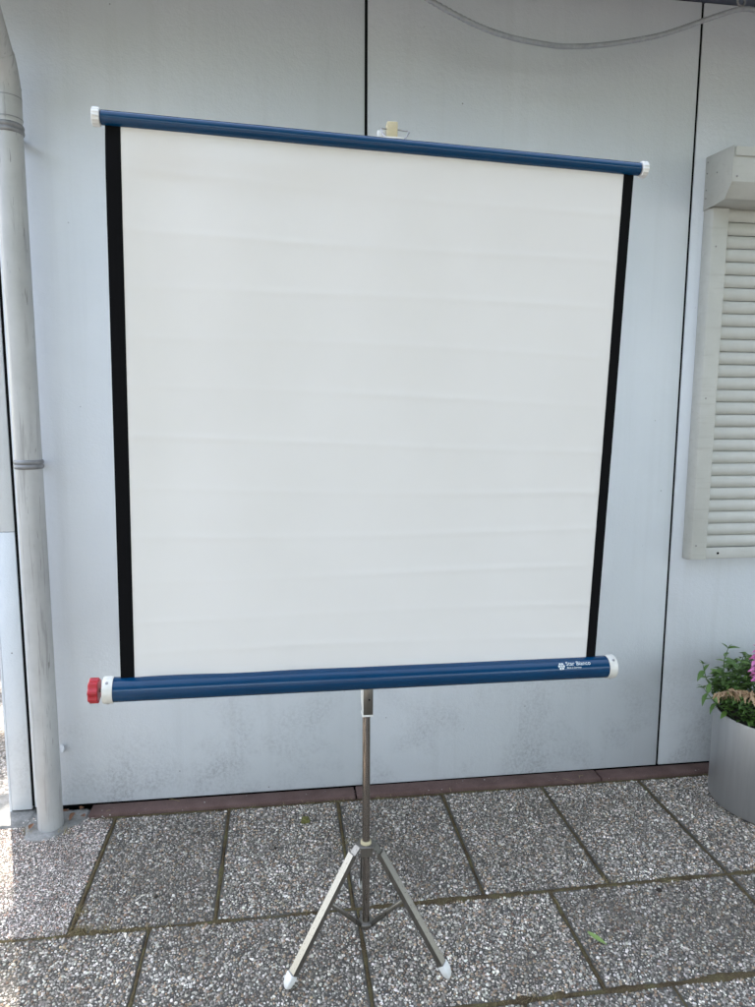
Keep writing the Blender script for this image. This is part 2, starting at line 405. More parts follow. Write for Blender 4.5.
# rough concrete at the building corner and the mortar collar round the downpipe
def rough_patch(name, outline, z0, amp, mat, parent, seed, cell=.012):
    """a lumpy slab of mortar: outline polygon filled with a noisy height field"""
    import mathutils
    xs = [p[0] for p in outline]; ys = [p[1] for p in outline]
    nx = int((max(xs)-min(xs))/cell)+2; ny = int((max(ys)-min(ys))/cell)+2
    def inside(x, y):
        c = False; n = len(outline)
        for i in range(n):
            (x1, y1), (x2, y2) = outline[i], outline[(i+1) % n]
            if (y1 > y) != (y2 > y) and x < (x2-x1)*(y-y1)/(y2-y1)+x1: c = not c
        return c
    idx = {}; s = MB()
    for i in range(nx):
        for j in range(ny):
            x = min(xs)+i*cell; y = min(ys)+j*cell
            w = Vector((x*9, y*9, seed)); xx = x + .012*noise.noise(w*2.2); yy = y + .012*noise.noise(w*2.2+Vector((5,3,0)))
            ins = inside(xx, yy); z = z0 + amp*(noise.noise(w) + .5*noise.noise(w*3)) if ins else z0 - .022
            idx[i, j] = (len(s.v), ins); s.v.append(Vector((x, y, z)))
    for i in range(nx-1):
        for j in range(ny-1):
            q = [idx[i, j], idx[i+1, j], idx[i+1, j+1], idx[i, j+1]]
            if any(a[1] for a in q): s.f.append(tuple(a[0] for a in q))
    return s.build(name, mat, parent, 0, 180)
rough_patch('mortar_patch', [(-1.35, 2.52), (-.93, 2.50), (-.92, 2.62), (-1.02, 2.75), (-1.35, 2.75)], .001, .007, M['concrete'], pavement, 1)
rough_patch('mortar_collar', [(-.93, 2.49), (-.915, 2.435), (-.86, 2.41), (-.80, 2.42), (-.775, 2.47), (-.72, 2.53), (-.735, 2.60), (-.93, 2.60)], -.0012, .0062, M['concrete'], pavement, 2, .008)

# moss and earth filling the joints
mo = MB()
def joint(a, b, w, hgt, seed, ragged=.6):
    a = Vector((*a, 0)); b = Vector((*b, 0)); d = (b-a); L = d.length; d.normalize(); s = Vector((-d.y, d.x, 0))
    n = max(4, int(L/.007)); K = 6; o = len(mo.v)
    for i in range(n+1):
        p = a + d*(L*i/n); t = i*L/n*7
        ww = w*(1 + ragged*noise.noise(Vector((t*1.3, seed, 0))) + .5*ragged*noise.noise(Vector((t*5, seed, 3)))); cc = .0022*noise.noise(Vector((t, seed, 9)))
        hh = hgt*(.5 + .9*max(-.4, noise.noise(Vector((t*1.1, seed, 17)))))
        for j in range(K+1):
            u = j/K*2-1; z = ZT - .004 + (hh + .004)*(1-abs(u)**2.2) + .0022*noise.noise(Vector((p.x*140, p.y*140, j)))
            if abs(u) == 1: z = ZT - .012
            mo.v.append(p + s*(u*ww + cc) + Vector((0, 0, z)))
    for i in range(n):
        for j in range(K):
            q = o + i*(K+1) + j; mo.f.append((q, q+1, q+K+2, q+K+1))
sd_ = 1
joint((-1.3, 1.930), (2.9, 1.937), .0135, .006, 1.5, 1.0); joint((-1.3, 1.546), (2.9, 1.548), .0130, .006, 2.5, 1.0); joint((-1.3, .951), (2.9, .951), .008, .003, 3.5)
joint((-.72, 2.530), (2.9, 2.532), .010, .003, 4.5, .9)
for i in range(9):
    x = -.622 + .4118*i; w_ = (.0085, .0085, .0075, .0062, .0080, .0045)[min(i, 5)]
    joint((x + .004*math.sin(i*3), 2.53), (x, 1.935), w_, (.005, .003, .003, .002, .002, .001)[min(i, 5)], 10+i, 1.2)
for i in range(-2, 5): joint((-.397 + .611*i, 1.933), (-.397 + .611*i, 1.548), .0072, .002, 30+i, 1.2)
for i in range(-3, 5): joint((.193 + .4075*i, 1.545), (.193 + .4075*i, .952), .006, .002, 50+i, .8)
# broader cushions where joints meet
def cushion(x, y, r, h, seed):
    o = len(mo.v); n = 22; K = 7
    for k_ in range(K):
        rr = r*k_/(K-1)
        for j in range(n):
            a = 2*math.pi*j/n; q = rr*(1 + .35*noise.noise(Vector((math.cos(a)*1.5, math.sin(a)*1.5, seed)))) 
            z = ZT - .004 + h*(1-(k_/(K-1))**2)*(1 + .5*noise.noise(Vector((x+q*math.cos(a), y+q*math.sin(a), seed))*70)) - (.006 if k_ == K-1 else 0)
            mo.v.append(Vector((x + q*math.cos(a)*1.5, y + q*math.sin(a), z)))
    for k_ in range(K-1):
        for j in range(n):
            mo.f.append((o+k_*n+j, o+k_*n+(j+1) % n, o+(k_+1)*n+(j+1) % n, o+(k_+1)*n+j))
for x, y, r, h in ((-.60, 1.945, .022, .010), (-.55, 1.935, .018, .009), (-.61, 2.03, .010, .006), (.20, 2.30, .009, .004), (1.01, 1.99, .022, .004), (.60, 2.06, .012, .003), (1.15, 1.925, .02, .004), (-.19, 1.94, .012, .006), (.60, 1.548, .018, .010), (.70, 1.55, .016, .010)): cushion(x, y, r, h, x*9)
moss = mo.build('joint_moss', M['moss'], pavement, 0, 180); moss['kind'] = 'stuff'

# ------------------------------------------------------------------ building
bld = thing('panel_building', 'pale grey building with large painted panels and thin black joints', 'building', (-1.01, WY, 0))
def panel(x0, x1, z0, z1, y0=WY, name='wall_panel'):
    p = MB().box((x0, y0, z0), (x1, y0+.022, z1)); base = Vector((x0, y0, 0))
    o = p.build(name, M['wall'], bld, bevel=.0015, seg=1)
    return o
SEAM = [-.936, .315, 1.565, 2.815, 4.065]; G = .0055
for i in range(4): panel(SEAM[i]+G, SEAM[i+1]-G, .0135, 2.99)
for x_ in SEAM: MB().box((x_-G+.0003, WY+.0065, .016), (x_+G-.0003, WY+.0255, 2.988)).build('joint_strip', M['black_gap'], bld)
panel(-1.012, SEAM[0]-G, .006, 1.0615, name='corner_panel'); panel(-1.012, SEAM[0]-G, 1.0635, 2.99, name='corner_panel')
MB().box((-1.022, WY+.004, .0), (-1.0145, WY+.09, 2.99)).build('corner_trim', M['wall'], bld)
MB().box((-1.010, WY+.026, -.02), (4.06, 8.6, 2.99)).build('core_wall', M['black_gap'], bld)
MB().box((-1.50, 2.10, 2.994), (4.6, 9.2, 3.03)).build('soffit', M['soffit'], bld)
MB().box((-1.53, 2.062, 2.965), (4.63, 2.097, 3.22)).build('fascia', M['soffit'], bld)
MB().box((-1.0, 3.6, 3.3), (4.05, 8.5, 7.4)).build('added_shade_block', M['wall'], bld)  # unseen block added so the building's shade reaches across the yard
MB().box((-1.3, 3.3, 7.402), (4.35, 8.8, 7.62)).build('roof', M['roof'], bld)  # lid on the added block, out of view as well
MB().prism([(-1.53, 2.04, 3.225), (-1.53, 5.6, 3.9), (-1.53, 9.24, 3.225), (-1.53, 9.24, 3.034), (-1.53, 2.10, 3.034)], (6.16, 0, 0)).build('roof', M['roof'], bld)

# ------------------------------------------------------------------ downpipe
PX, PY, PRr = -.842, 2.500, .0425
dp = thing('downpipe', 'weathered grey metal downpipe with ring collars at the building corner', 'downpipe', (PX, PY, 0))
pp = [(PX, PY, z) for z in np.linspace(0.0, 2.475, 40)]
MB().tube(pp, PRr, 36).build('pipe', M['zinc'], dp, 0, 40)
el = [(PX, PY, 2.45)]
for a in np.linspace(0, 44, 9): el.append((PX, PY - .16*(1-math.cos(R(a))), 2.47 + .16*math.sin(R(a))))
ex_, ey_, ez_ = el[-1]
MB().tube(el, PRr*1.045, 36).build('elbow', M['zinc'], dp, 0, 40)
dd = Vector((0, -math.sin(R(44)), math.cos(R(44))))
e0 = Vector(el[-1]) - dd*.02
MB().tube([e0 + dd*t for t in np.linspace(0, .58, 8)], PRr*.99, 36).build('pipe', M['zinc'], dp, 0, 40)
for z in (2.405, 2.468, 2.50): 
    MB().lathe((PX, PY, z), (0,0,1), [(-.002, PRr*1.0), (-.0015, PRr*1.052), (.0015, PRr*1.052), (.002, PRr*1.0)], 36, False).build('seam_ring', M['zinc_dark'], dp, 0, 30)
MB().lathe((PX, PY, 2.40), (0,0,1), [(0, PRr*1.0), (0, PRr*1.03), (.075, PRr*1.03), (.075, PRr)], 36, False).build('socket', M['zinc'], dp, 0, 30)
def collar(z):
    pr = []
    for k in range(13):
        t = k/12; pr.append((t*.030-.015, PRr*(1.035 + .075*abs(math.sin(t*2*math.pi))**.8)))
    o = MB().lathe((PX, PY, z), (0,0,1), [(-.016, PRr*.98)] + pr + [(.016, PRr*.98)], 40, False).build('clamp_ring', M['zinc_dark'], dp, 0, 60)
    MB().bar((PX, PY+.03, z), (PX, WY+.004, z), .02, .012).build('wall_bracket', M['zinc_dark'], o, bevel=.001)
collar(1.312); collar(2.375)

# ------------------------------------------------------------------ roller shutter
sh = thing('roller_shutter', 'closed cream slatted roller shutter with angular top box on the panel wall', 'shutter', (1.62, WY, .90))
SX0, SX1 = 1.617, 2.70
bx = MB(); prof = [(WY-.001, 2.448), (2.442, 2.436), (2.440, 2.318), (2.478, 2.268), (2.602, 2.262), (WY-.001, 2.262)]
bx.prism([(SX0, y, z) for y, z in prof], (SX1-SX0, 0, 0)); box_ = bx.build('shutter_box', M['shutter'], sh, bevel=.0025)
sp = MB(); sp.prism([(SX0-.0035, y, z) for y, z in [(WY-.0012, 2.452), (2.440, 2.440), (2.4375, 2.316), (2.476, 2.265), (WY-.0012, 2.258)]], (.003, 0, 0)); sp.build('end_plate', M['shutter'], box_, bevel=.0006, seg=1)
MB().box((SX0+.004, 2.4365, 2.405), (SX1, 2.4385, 2.4362)).build('lid_strip', M['shutter'], box_)
def screw(p, axis, parent, r=.004):
    MB().lathe(p, axis, [(0, r), (.0012, r), (.002, r*.6)], 12).build('screw', M['screw'], parent, 0, 40)
screw((SX0+.016, 2.4395, 2.335), (0,-1,0), box_); screw((SX0-.0035, 2.53, 2.375), (-1,0,0), box_, .003)
for z in (2.43, 2.39, 2.33, 2.30): screw((SX0-.0035, 2.592, z), (-1,0,0), box_, .003)
for s_, xa in ((0, SX0), (1, SX1-.075)):
    r_ = MB(); r_.prism([(xa, 2.6055, 0), (xa, 2.575, 0), (xa+.010, 2.560, 0), (xa+.075, 2.560, 0), (xa+.075, 2.6055, 0)], (0, 0, 1.352))
    r_.v = [p + Vector((0, 0, .908)) for p in r_.v]
    go = r_.build('guide_rail', M['shutter'], sh, bevel=.0015)
    for z in (.965, 1.55, 2.12): screw((xa+.030, 2.560, z), (0,-1,0), go, .0035)
sl = MB(); L_ = SX1-SX0-.152; n_ = 9
cs = []
for k_ in range(n_): 
    t = k_/(n_-1); cs.append((-.010*math.sin(math.pi*t)**.7 - .003*(1-t), .0465*t))
poly = [(0, y, z) for y, z in cs] + [(0, .006, .0465), (0, .006, 0)]
sl.prism(poly, (L_, 0, 0)); slat_me = sl.mesh('slat', M['shutter'], 0, 35)
for i in range(27):
    o = link('slat', slat_me, sh); o.location = Vector((SX0+.076, 2.585, .956 + i*.0485)) - sh.location
    o.rotation_euler = (rs.uniform(-.02, .02), 0, rs.uniform(-.0008, .0008))
MB().box((SX0+.0765, 2.572, .908), (SX1-.0765, 2.592, .953)).build('bottom_rail', M['shutter'], sh, bevel=.002)
MB().lathe((1.752, 2.572, .930), (0,-1,0), [(0, .005), (.003, .004)], 12).build('rubber_stop', M['black_gap'], sh, 0, 40)

# ------------------------------------------------------------------ hanging conduit under the eave
cpts = [(.32, 2.952), (.40, 2.90), (.506, 2.834), (.643, 2.768), (.74, 2.737), (.817, 2.724), (.89, 2.719), (.958, 2.719), (1.05, 2.731), (1.136, 2.748), (1.22, 2.768), (1.316, 2.792), (1.40, 2.820), (1.461, 2.842), (1.552, 2.873), (1.612, 2.888), (1.665, 2.884), (1.78, 2.862), (1.95, 2.85)]
pts = []
for i in range(len(cpts)-1):
    p0, p1, p2, p3 = [Vector((*cpts[max(0, min(len(cpts)-1, j))], 0)) for j in (i-1, i, i+1, i+2)]
    for k_ in range(26):
        t = k_/26; q = .5*((2*p1) + (p2-p0)*t + (2*p0-5*p1+4*p2-p3)*t*t + (3*p1-p0-3*p2+p3)*t**3); pts.append((q.x, 2.45 + .02*math.sin(q.x*6), q.y))
cd = MB().tube(pts, [.0088 if i % 3 else .0070 for i in range(len(pts))], 10).build('conduit', M['conduit'], None, 0, 180)
origin_to(cd, (.958, 2.45, 2.719)); tag(cd, 'grey ribbed cable conduit sagging below the dark eave', 'conduit')
hk = MB(); hk.tube([(1.612, 2.452, 2.998), (1.612, 2.452, 2.93)], .004, 8); hk.tube([(1.612 + .014*math.sin(a), 2.452, 2.895 - .014*math.cos(a) + .02) for a in np.linspace(0, 2*math.pi, 14)], .0035, 8)
hook = hk.build('ceiling_hook', M['zinc_dark'], None, 0, 60); origin_to(hook, (1.612, 2.452, 2.998)); tag(hook, 'small dark metal hook under the eave holding up the conduit', 'hook')

# ------------------------------------------------------------------ projection screen on its tripod
BX, BY = .2185, 1.768
ps = thing('projection_screen', 'white portable projection screen with blue metal tubes on a folding tripod', 'projection screen', (BX, BY, 0))
u = Vector((.99870, .04747, -.01957)).normalized(); dn = Vector((-.01906, .02478, -.99951)); dn = (dn - u*dn.dot(u)).normalized(); w = -dn; nb = u.cross(w)   # nb points away from the camera... checked below
if nb.y < 0: nb = -nb
TL = Vector((-.365, 1.669, 2.103)); FW = 1.2464; FH = 1.2533
def S(a, b, c=0): return TL + u*a - w*b + nb*c       # a along the bar, b down, c to the back
# fabric with its roll creases and soft waves
fb = MB(); NX, NZ = 90, 320
crease = [.085, .205, .325, .445, .562, .676, .788, .897, 1.005, 1.11, 1.195]
def fab_c(a, b):
    c = .0130*math.sin(a*19 - .9)*math.exp(-a*3.2)*(1-.55*b/FH)*min(1, max(0, b/.10)) + .0024*noise.noise(Vector((a*3.2, b*1.3, 4))) + .0007*noise.noise(Vector((a*8, b*2.4, 8)))
    c -= .004*math.exp(-((a-.30)**2)/.08)*math.exp(-b*9)*math.sin(b*36)*min(1, max(0, b/.05))
    for i, cr in enumerate(crease):
        y = cr + .010*math.sin(a*2.4+i) + (a-.6)*(.012-.002*i)
        dd_ = (b-y); amp = .0010*(.55 + .45*noise.noise(Vector((a*3, i*7.3, 0))))*(1.0 if b < 1.23 else 0)
        c -= amp*math.exp(-(dd_/.009)**2) 
    ed = min(a, FW-a); c += .0028*math.exp(-ed/.02)
    return c
for j in range(NZ+1):
    for i in range(NX+1):
        a = FW*i/NX; b = -.004 + (FH+.006)*j/NZ; fb.v.append(S(a, b, fab_c(a, b)))
for j in range(NZ):
    for i in range(NX):
        q = j*(NX+1)+i; fb.f.append((q, q+1, q+NX+2, q+NX+1))
nf = len(fb.v)
fb.v += [p + nb*.0006 for p in fb.v]; fb.f += [tuple(i+nf for i in f)[::-1] for f in fb.f[:]]
fabric = fb.build('fabric', M['fabric'], ps, 0, 180)
for a0, a1 in ((-.0005, .0318), (FW-.0278, FW+.0005)):
    bb = MB(); nz = 120
    for j in range(nz+1):
        b = -.004 + (FH+.006)*j/nz
        for a in np.linspace(a0, a1, 5): bb.v.append(S(a, b, fab_c(a, b) - .0007))
    for j in range(nz):
        for i in range(4): q = j*5+i; bb.f.append((q, q+1, q+6, q+5))
    bb.build('border', M['black_cloth'], fabric, 0, 180)
# top tube with ribbed end caps
tr = .0152
MB().lathe(S(-.008, -.0165), u, [(0, tr*.9), (.0015, tr), (1.2655, tr), (1.267, tr*.9)], 36).build('top_tube', M['blue'], ps, 0, 40)
def ribbed(a0, L, r, lobes, amp, mat, name, dirn=1, n=96, parent=ps, centre=None, power=1.0):
    m = MB(); o = centre if centre is not None else S(a0, -.0165); rings_ = []
    for t, k_ in ((0, .90), (.08, 1), (.92, 1), (1, .93)):
        ring = []
        for j in range(n):
            th = 2*math.pi*j/n; s_ = math.sin(th*lobes); rr = r*k_*(1 + amp*(1 if s_ > 0 else -1)*abs(s_)**power)
            ring.append(o + u*(t*L*dirn) + w*(rr*math.cos(th)) + nb*(rr*math.sin(th)))
        rings_.append(ring)
    return m.rings(rings_).build(name, mat, parent, 0, 30)
ribbed(-.009, .016, .0188, 14, .035, M['cap_white'], 'end_cap', -1, power=.5)
ribbed(FW+.0145, .016, .0188, 14, .035, M['cap_white'], 'end_cap', 1, power=.5)
# lower housing tube
hr = .0300
HO = lambda a: S(a, FH + .0285, 0)
MB().lathe(HO(-.022), u, [(0, hr), (1.304, hr)], 56).build('housing_tube', M['blue'], ps, 0, 40)
for a0, d_ in ((-.021, -1), (1.281, 1)):
    cp = MB().lathe(HO(a0), u*d_, [(-.004, hr*1.0), (-.004, hr*1.07), (.004, hr*1.085), (.0175, hr*1.085), (.0195, hr*1.05), (.0195, hr*.25)], 56).build('end_cap', M['white_plastic'], ps, 0, 35)
    ax = (w*.78 - nb*.62).normalized(); c0 = HO(a0 + d_*.009) + ax*(hr*1.083)
    MB().lathe(c0, ax, [(0, .0035), (.001, .0035), (.0016, .002)], 14).build('screw', M['screw'], cp, 0, 40)
    ax = (-w*.97 - nb*.25).normalized(); c0 = HO(a0 + d_*.009) + ax*(hr*1.083)
    MB().lathe(c0, ax, [(0, .0035), (.001, .0035), (.0016, .002)], 14).build('screw', M['screw'], cp, 0, 40)
MB().lathe(HO(-.040), -u, [(0, .005), (.014, .005)], 16).build('knob_shaft', M['steel'], ps, 0, 40)
ribbed(0, .023, .0285, 8, .085, M['red'], 'tension_knob', -1, n=128, centre=HO(-.0505), power=.8)
# printed lettering wrapped round the housing
def wrap_text(body, size, a_start, ang0, lift, name, bold=0):
    c = bpy.data.curves.new(name, 'FONT'); c.body = body; c.size = size; c.offset = bold; c.resolution_u = 3
    o = bpy.data.objects.new(name, c); col.objects.link(o)
    me = bpy.data.meshes.new_from_object(o.evaluated_get(bpy.context.evaluated_depsgraph_get())); bpy.data.objects.remove(o)
    bm = bmesh.new(); bm.from_mesh(me); bmesh.ops.triangulate(bm, faces=bm.faces); bm.to_mesh(me); bm.free()
    base = PB(ps)
    for v in me.vertices:
        th = ang0 + v.co.y/hr; ax = -nb*math.cos(th) + w*math.sin(th); v.co = HO(a_start + v.co.x) + ax*(hr + lift) - base
    me.materials.append(M['print']); return link(name, me, ps)
wrap_text('Star Bianco', .0158, 1.149, R(36), .0003, 'lettering', .00012)
wrap_text('Made in Germany', .0058, 1.151, R(22), .0003, 'lettering', .0001)
lg = MB()                                       # round emblem: a ring of petals around a small disc
def LP(x, y, lift=.0003):
    th = R(34) + y/hr; ax = -nb*math.cos(th) + w*math.sin(th); return HO(1.136 + x) + ax*(hr+lift)
for q in range(6):
    a0 = q*math.pi/3; r0, r1, hw = .0034, .0092, .42
    lg.add([LP(r0*math.cos(a0-hw*.8), r0*math.sin(a0-hw*.8)), LP(r1*math.cos(a0-hw), r1*math.sin(a0-hw)), LP(r1*1.08*math.cos(a0), r1*1.08*math.sin(a0)), LP(r1*math.cos(a0+hw), r1*math.sin(a0+hw)), LP(r0*math.cos(a0+hw*.8), r0*math.sin(a0+hw*.8))], [(0,1,2,3,4)])
lg.add([LP(.0022*math.cos(2*math.pi*j/12), .0022*math.sin(2*math.pi*j/12)) for j in range(12)], [tuple(range(12))])
lg.build('emblem', M['print'], ps)
# bracket under the housing, pole and extension rod
bo = HO(.595)
br = MB(); x0 = BX-.013; x1 = BX+.015
br.box((x0+.003, BY-.022, .700), (x1, BY-.0185, .800)); br.box((x1-.003, BY-.0185, .712), (x1, BY+.016, .800))
brk = br.build('bracket', M['leg'], ps, bevel=.0008, seg=1)
MB().prism([(x0, BY-.022, .700), (x0, BY+.020, .730), (x0, BY+.020, .800), (x0, BY-.022, .800)], (.003, 0, 0)).build('bracket_flange', M['cap_white'], brk, bevel=.0006, seg=1)
MB().box((x0, BY-.021, .694), (x1, BY+.014, .6995)).build('bracket_foot', M['cap_white'], brk, bevel=.001)
MB().lathe((BX+.005, BY-.0225, .742), (0,-1,0), [(0, .0025), (.001, .002)], 12).build('rivet', M['black_gap'], brk, 0, 40)
MB().tube([(BX, BY, z) for z in (.066, .9)], .0105, 28).build('pole', M['steel'], ps, 0, 40)
topc = S(.632, -.0165, .030)
MB().tube([(BX, BY, .80), topc + Vector((0, .002, -.02))], .0075, 20).build('extension_rod', M['steel'], ps, 0, 40)
# hanger on top: cream block on the rod and the wire bail of the tube hooked over it
hb = MB(); hb.box((-.0125, -.010, .000), (.0125, .016, .042)); hb.v = [topc + Vector((.004, -.006, .016)) + p for p in hb.v]
hgr = hb.build('hanger_block', M['cream'], ps, bevel=.002)
hw_ = MB(); hw_.box((-.034, -.004, -.016), (-.016, .004, .020)); hw_.v = [topc + Vector((.004, .002, .022)) + p for p in hw_.v]; hw_.build('hanger_plate', M['cap_white'], hgr, bevel=.002)
tb = S(.632, -.0165)
bail = [Vector((-.018, -.002, .012)), Vector((-.026, .010, .030)), Vector((-.029, .016, .042)), Vector((-.014, .024, .0445)), Vector((.014, .024, .044)), Vector((.035, .018, .040)), Vector((.038, .016, .036)), Vector((.030, .008, .022)), Vector((.022, -.002, .012))]
MB().tube([tb + Vector((.004, 0, 0)) + p for p in bail], .0017, 8).build('wire_bail', M['screw'], hgr, 0, 60)
MB().box((tb.x-.020, tb.y-.006, tb.z+.0135), (tb.x+.026, tb.y+.008, tb.z+.0175)).build('bail_seat', M['cap_white'], ps, bevel=.001)
# hub, legs, feet, braces
HZ = .322
ft = [Vector((-.006, 1.655, 0)), Vector((.428, 1.634, 0)), Vector((.240, 2.018, 0))]
P0 = Vector((BX, BY, 0))
MB().lathe((BX, BY, HZ-.001), (0,0,1), [(0, .0150), (.006, .0150), (.009, .0135), (.009, .0108)], 32).build('hub_ring', M['cream'], ps, 0, 35)
tops = []; ring = []
for f in ft:
    d = (f-P0).normalized(); sdir = Vector((-d.y, d.x, 0)); tops.append(P0 + d*.047 + Vector((0, 0, HZ-.020)))
    for s_ in (-1, 1): ring.append(P0 + Vector((0, 0, HZ)) + d*.026 + sdir*(.0130*s_))
hub = MB().prism(ring, (0, 0, -.0035)).build('hub', M['leg'], ps, bevel=.0006, seg=1)
for i in (1, 3, 5):
    a = ring[i]; b = ring[(i+1) % 6]; inn = (P0 - Vector(((a.x+b.x)/2, (a.y+b.y)/2, 0))).normalized()*.002; q = Vector((0, 0, -.0036)); q2 = Vector((0, 0, -.026))
    MB().prism([a+q, b+q, b+q2, a+q2], inn).build('hub_skirt', M['leg'], hub)
for i, f in enumerate(ft):
    d = (f - Vector((BX, BY, 0))).normalized(); sdir = Vector((-d.y, d.x, 0))
    a = Vector((BX, BY, HZ-.001)) + d*.026; a2 = tops[i]; axis = (f - a2).normalized(); fe = f - axis*.034 + Vector((0, 0, .006))
    MB().bar(a, a2 + axis*.012, .023, .004, sdir).build('hub_strap', M['leg'], hub, bevel=.0005, seg=1, smooth=20)
    # channel leg: outer web and two side walls
    lg_ = MB(); nrm = axis.cross(sdir).normalized()
    if nrm.dot(d) < 0: nrm = -nrm
    A = a2 - axis*.004; Bq = fe
    lg_.bar(A + nrm*.0045, Bq + nrm*.0045, .0225, .0018, sdir)
    for s_ in (-1, 1): lg_.bar(A - nrm*.0025 + sdir*(s_*.0105), Bq - nrm*.0025 + sdir*(s_*.0105), .0016, .0125, sdir)
    leg = lg_.build('leg', M['leg'], ps)
    # pointed white foot cap
    fm = MB(); rings_ = []
    for t, sx, sy, ox in ((-.004, .0140, .0100, 0), (.003, .0145, .0105, 0), (.015, .0140, .0100, .000), (.027, .0110, .0075, -.001), (.033, .0060, .0045, -.002)):
        c_ = fe + axis*t - nrm*.0005
        ring_ = []
        for j in range(20):
            th = 2*math.pi*j/20; cx_ = math.cos(th); cy2 = math.sin(th); e = .38
            ring_.append(c_ + sdir*(math.copysign(abs(cx_)**e, cx_)*sx) + nrm*(math.copysign(abs(cy2)**e, cy2)*sy + ox))
        rings_.append(ring_)
    for rg in rings_:
        for p in rg: p.z = max(p.z, .0005)
    fm.rings(rings_).build('foot_cap', M['cap_white'], leg, 0, 45)
    # brace from the leg to the sliding bush low on the pole
    m_ = a2.lerp(f, .36); pb = Vector((BX, BY, .084)) + d*.018
    MB().bar(m_ - nrm*.006, pb, .013, .011, sdir).build('brace', M['leg'], ps, bevel=.0005, seg=1)
MB().prism([Vector((BX, BY, .078)) + Vector((math.cos(a)*.024, math.sin(a)*.024, 0)) for a in np.linspace(0, 2*math.pi, 7)[:-1]], (0, 0, .011)).build('brace_bush', M['leg'], ps, bevel=.001, seg=1)

# ------------------------------------------------------------------ planter and its plants
CX, CY, CR, CH = 1.868, 2.312, .22, .362
pot = MB().lathe((CX, CY, 0), (0,0,1), [(.004, CR-.012), (.004, CR-.003), (.012, CR), (CH-.004, CR), (CH, CR-.001), (CH+.001, CR-.004), (CH-.002, CR-.0075), (.10, CR-.0075)], 96).build('planter', M['pot'], None, 0, 40)
origin_to(pot, (CX, CY, 0)); tag(pot, 'round brushed metal planter standing against the panel wall', 'planter')
soil = MB(); n = 40; rr_ = []
for k_ in range(9):
    rr_.append([Vector((CX + (CR-.009)*(k_+.01)/8*math.cos(2*math.pi*j/n), CY + (CR-.009)*(k_+.01)/8*math.sin(2*math.pi*j/n), CH-.035 + .012*noise.noise(Vector((k_*2, math.cos(2*math.pi*j/n)*3, math.sin(2*math.pi*j/n)*3))))) for j in range(n)])
so = soil.rings(rr_, False).build('soil', M['soil'], pot, 0, 180)

def leaf_mesh(name, L, W, mat, fold=.25, droop=.25, serr=0.0, seg=8):
    s = MB(); 
    for i in range(seg+1):
        t = i/seg; wd = W*math.sin(math.pi*min(1, t*.97+.02)**.85)**.9*(1 - .12*t) + (.0004)
        wd *= 1 + serr*(1 if i % 2 else -1)
        x = L*t; z = -droop*L*t*t
        s.v += [Vector((x, -wd, z + fold*wd)), Vector((x, -wd*.5, z + fold*wd*.35)), Vector((x, 0, z)), Vector((x, wd*.5, z + fold*wd*.35)), Vector((x, wd, z + fold*wd))]
    for i in range(seg):
        for j in range(4): q = i*5+j; s.f.append((q, q+5, q+6, q+1))
    return s.mesh(name, mat, 0, 180)
LV = [leaf_mesh('leaf', .042, .0085, M['leaf'], .3, .3, .06), leaf_mesh('leaf', .034, .0095, M['leaf'], .2, .45, .08), leaf_mesh('leaf', .030, .009, M['leaf2'], .3, .2, .06), leaf_mesh('leaf', .048, .0095, M['leaf'], .35, .5, .05)]
def put_leaf(parent, p, d, size=1.0, me=None, name='leaf', roll=0):
    d = Vector(d).normalized(); o = link(name, me or random.choice(LV), parent)
    x = d; y = Vector((0,0,1)).cross(x); y = y.normalized() if y.length > .05 else Vector((0,1,0)); z = x.cross(y)
    m = Matrix((x, y, z)).transposed().to_4x4() @ Matrix.Rotation(roll, 4, 'X')
    o.matrix_local = Matrix.Translation(Vector(p) - PB(parent)) @ m @ Matrix.Diagonal((size, size, size, 1))
    return o
def sprig(plant, pts, r0, pairs, lsize, tip=True):
    """leafy shoot: stem along pts with leaves in opposite, rotating pairs"""
    P = [Vector(p) for p in pts]; MB().tube(P, [r0*(1-.6*i/(len(P)-1)) for i in range(len(P))], 8).build('stem', M['stem'], plant, 0, 180)
    tot = [0]
    for a, b in zip(P, P[1:]): tot.append(tot[-1]+(b-a).length)
    for k_ in range(pairs):
        t = (.36 + .64*k_/max(1, pairs-1))*tot[-1]
        i = max(j for j in range(len(tot)) if tot[j] <= t+1e-9); i = min(i, len(P)-2); q = P[i].lerp(P[i+1], (t-tot[i])/(tot[i+1]-tot[i])); d = (P[i+1]-P[i]).normalized()
        s1 = d.orthogonal().normalized(); s1.rotate(Matrix.Rotation(k_*1.57+random.uniform(-.3,.3), 3, d))
        last = k_ == pairs-1
        for m in (-1, 1):
            put_leaf(plant, q, s1*m + d*(.9 if last else random.uniform(.25, .6)) + Vector((0,0,random.uniform(-.1,.15))), lsize*random.uniform(.75, 1.15)*(.7 if last else 1), roll=random.uniform(-.4, .4))
    if tip: put_leaf(plant, P[-1], (P[-1]-P[-2]), lsize*.6)
random.seed(21)
plant = thing('leafy_plant', 'bushy green leafy plant filling the metal planter', 'plant', (CX-.06, CY, CH-.03))
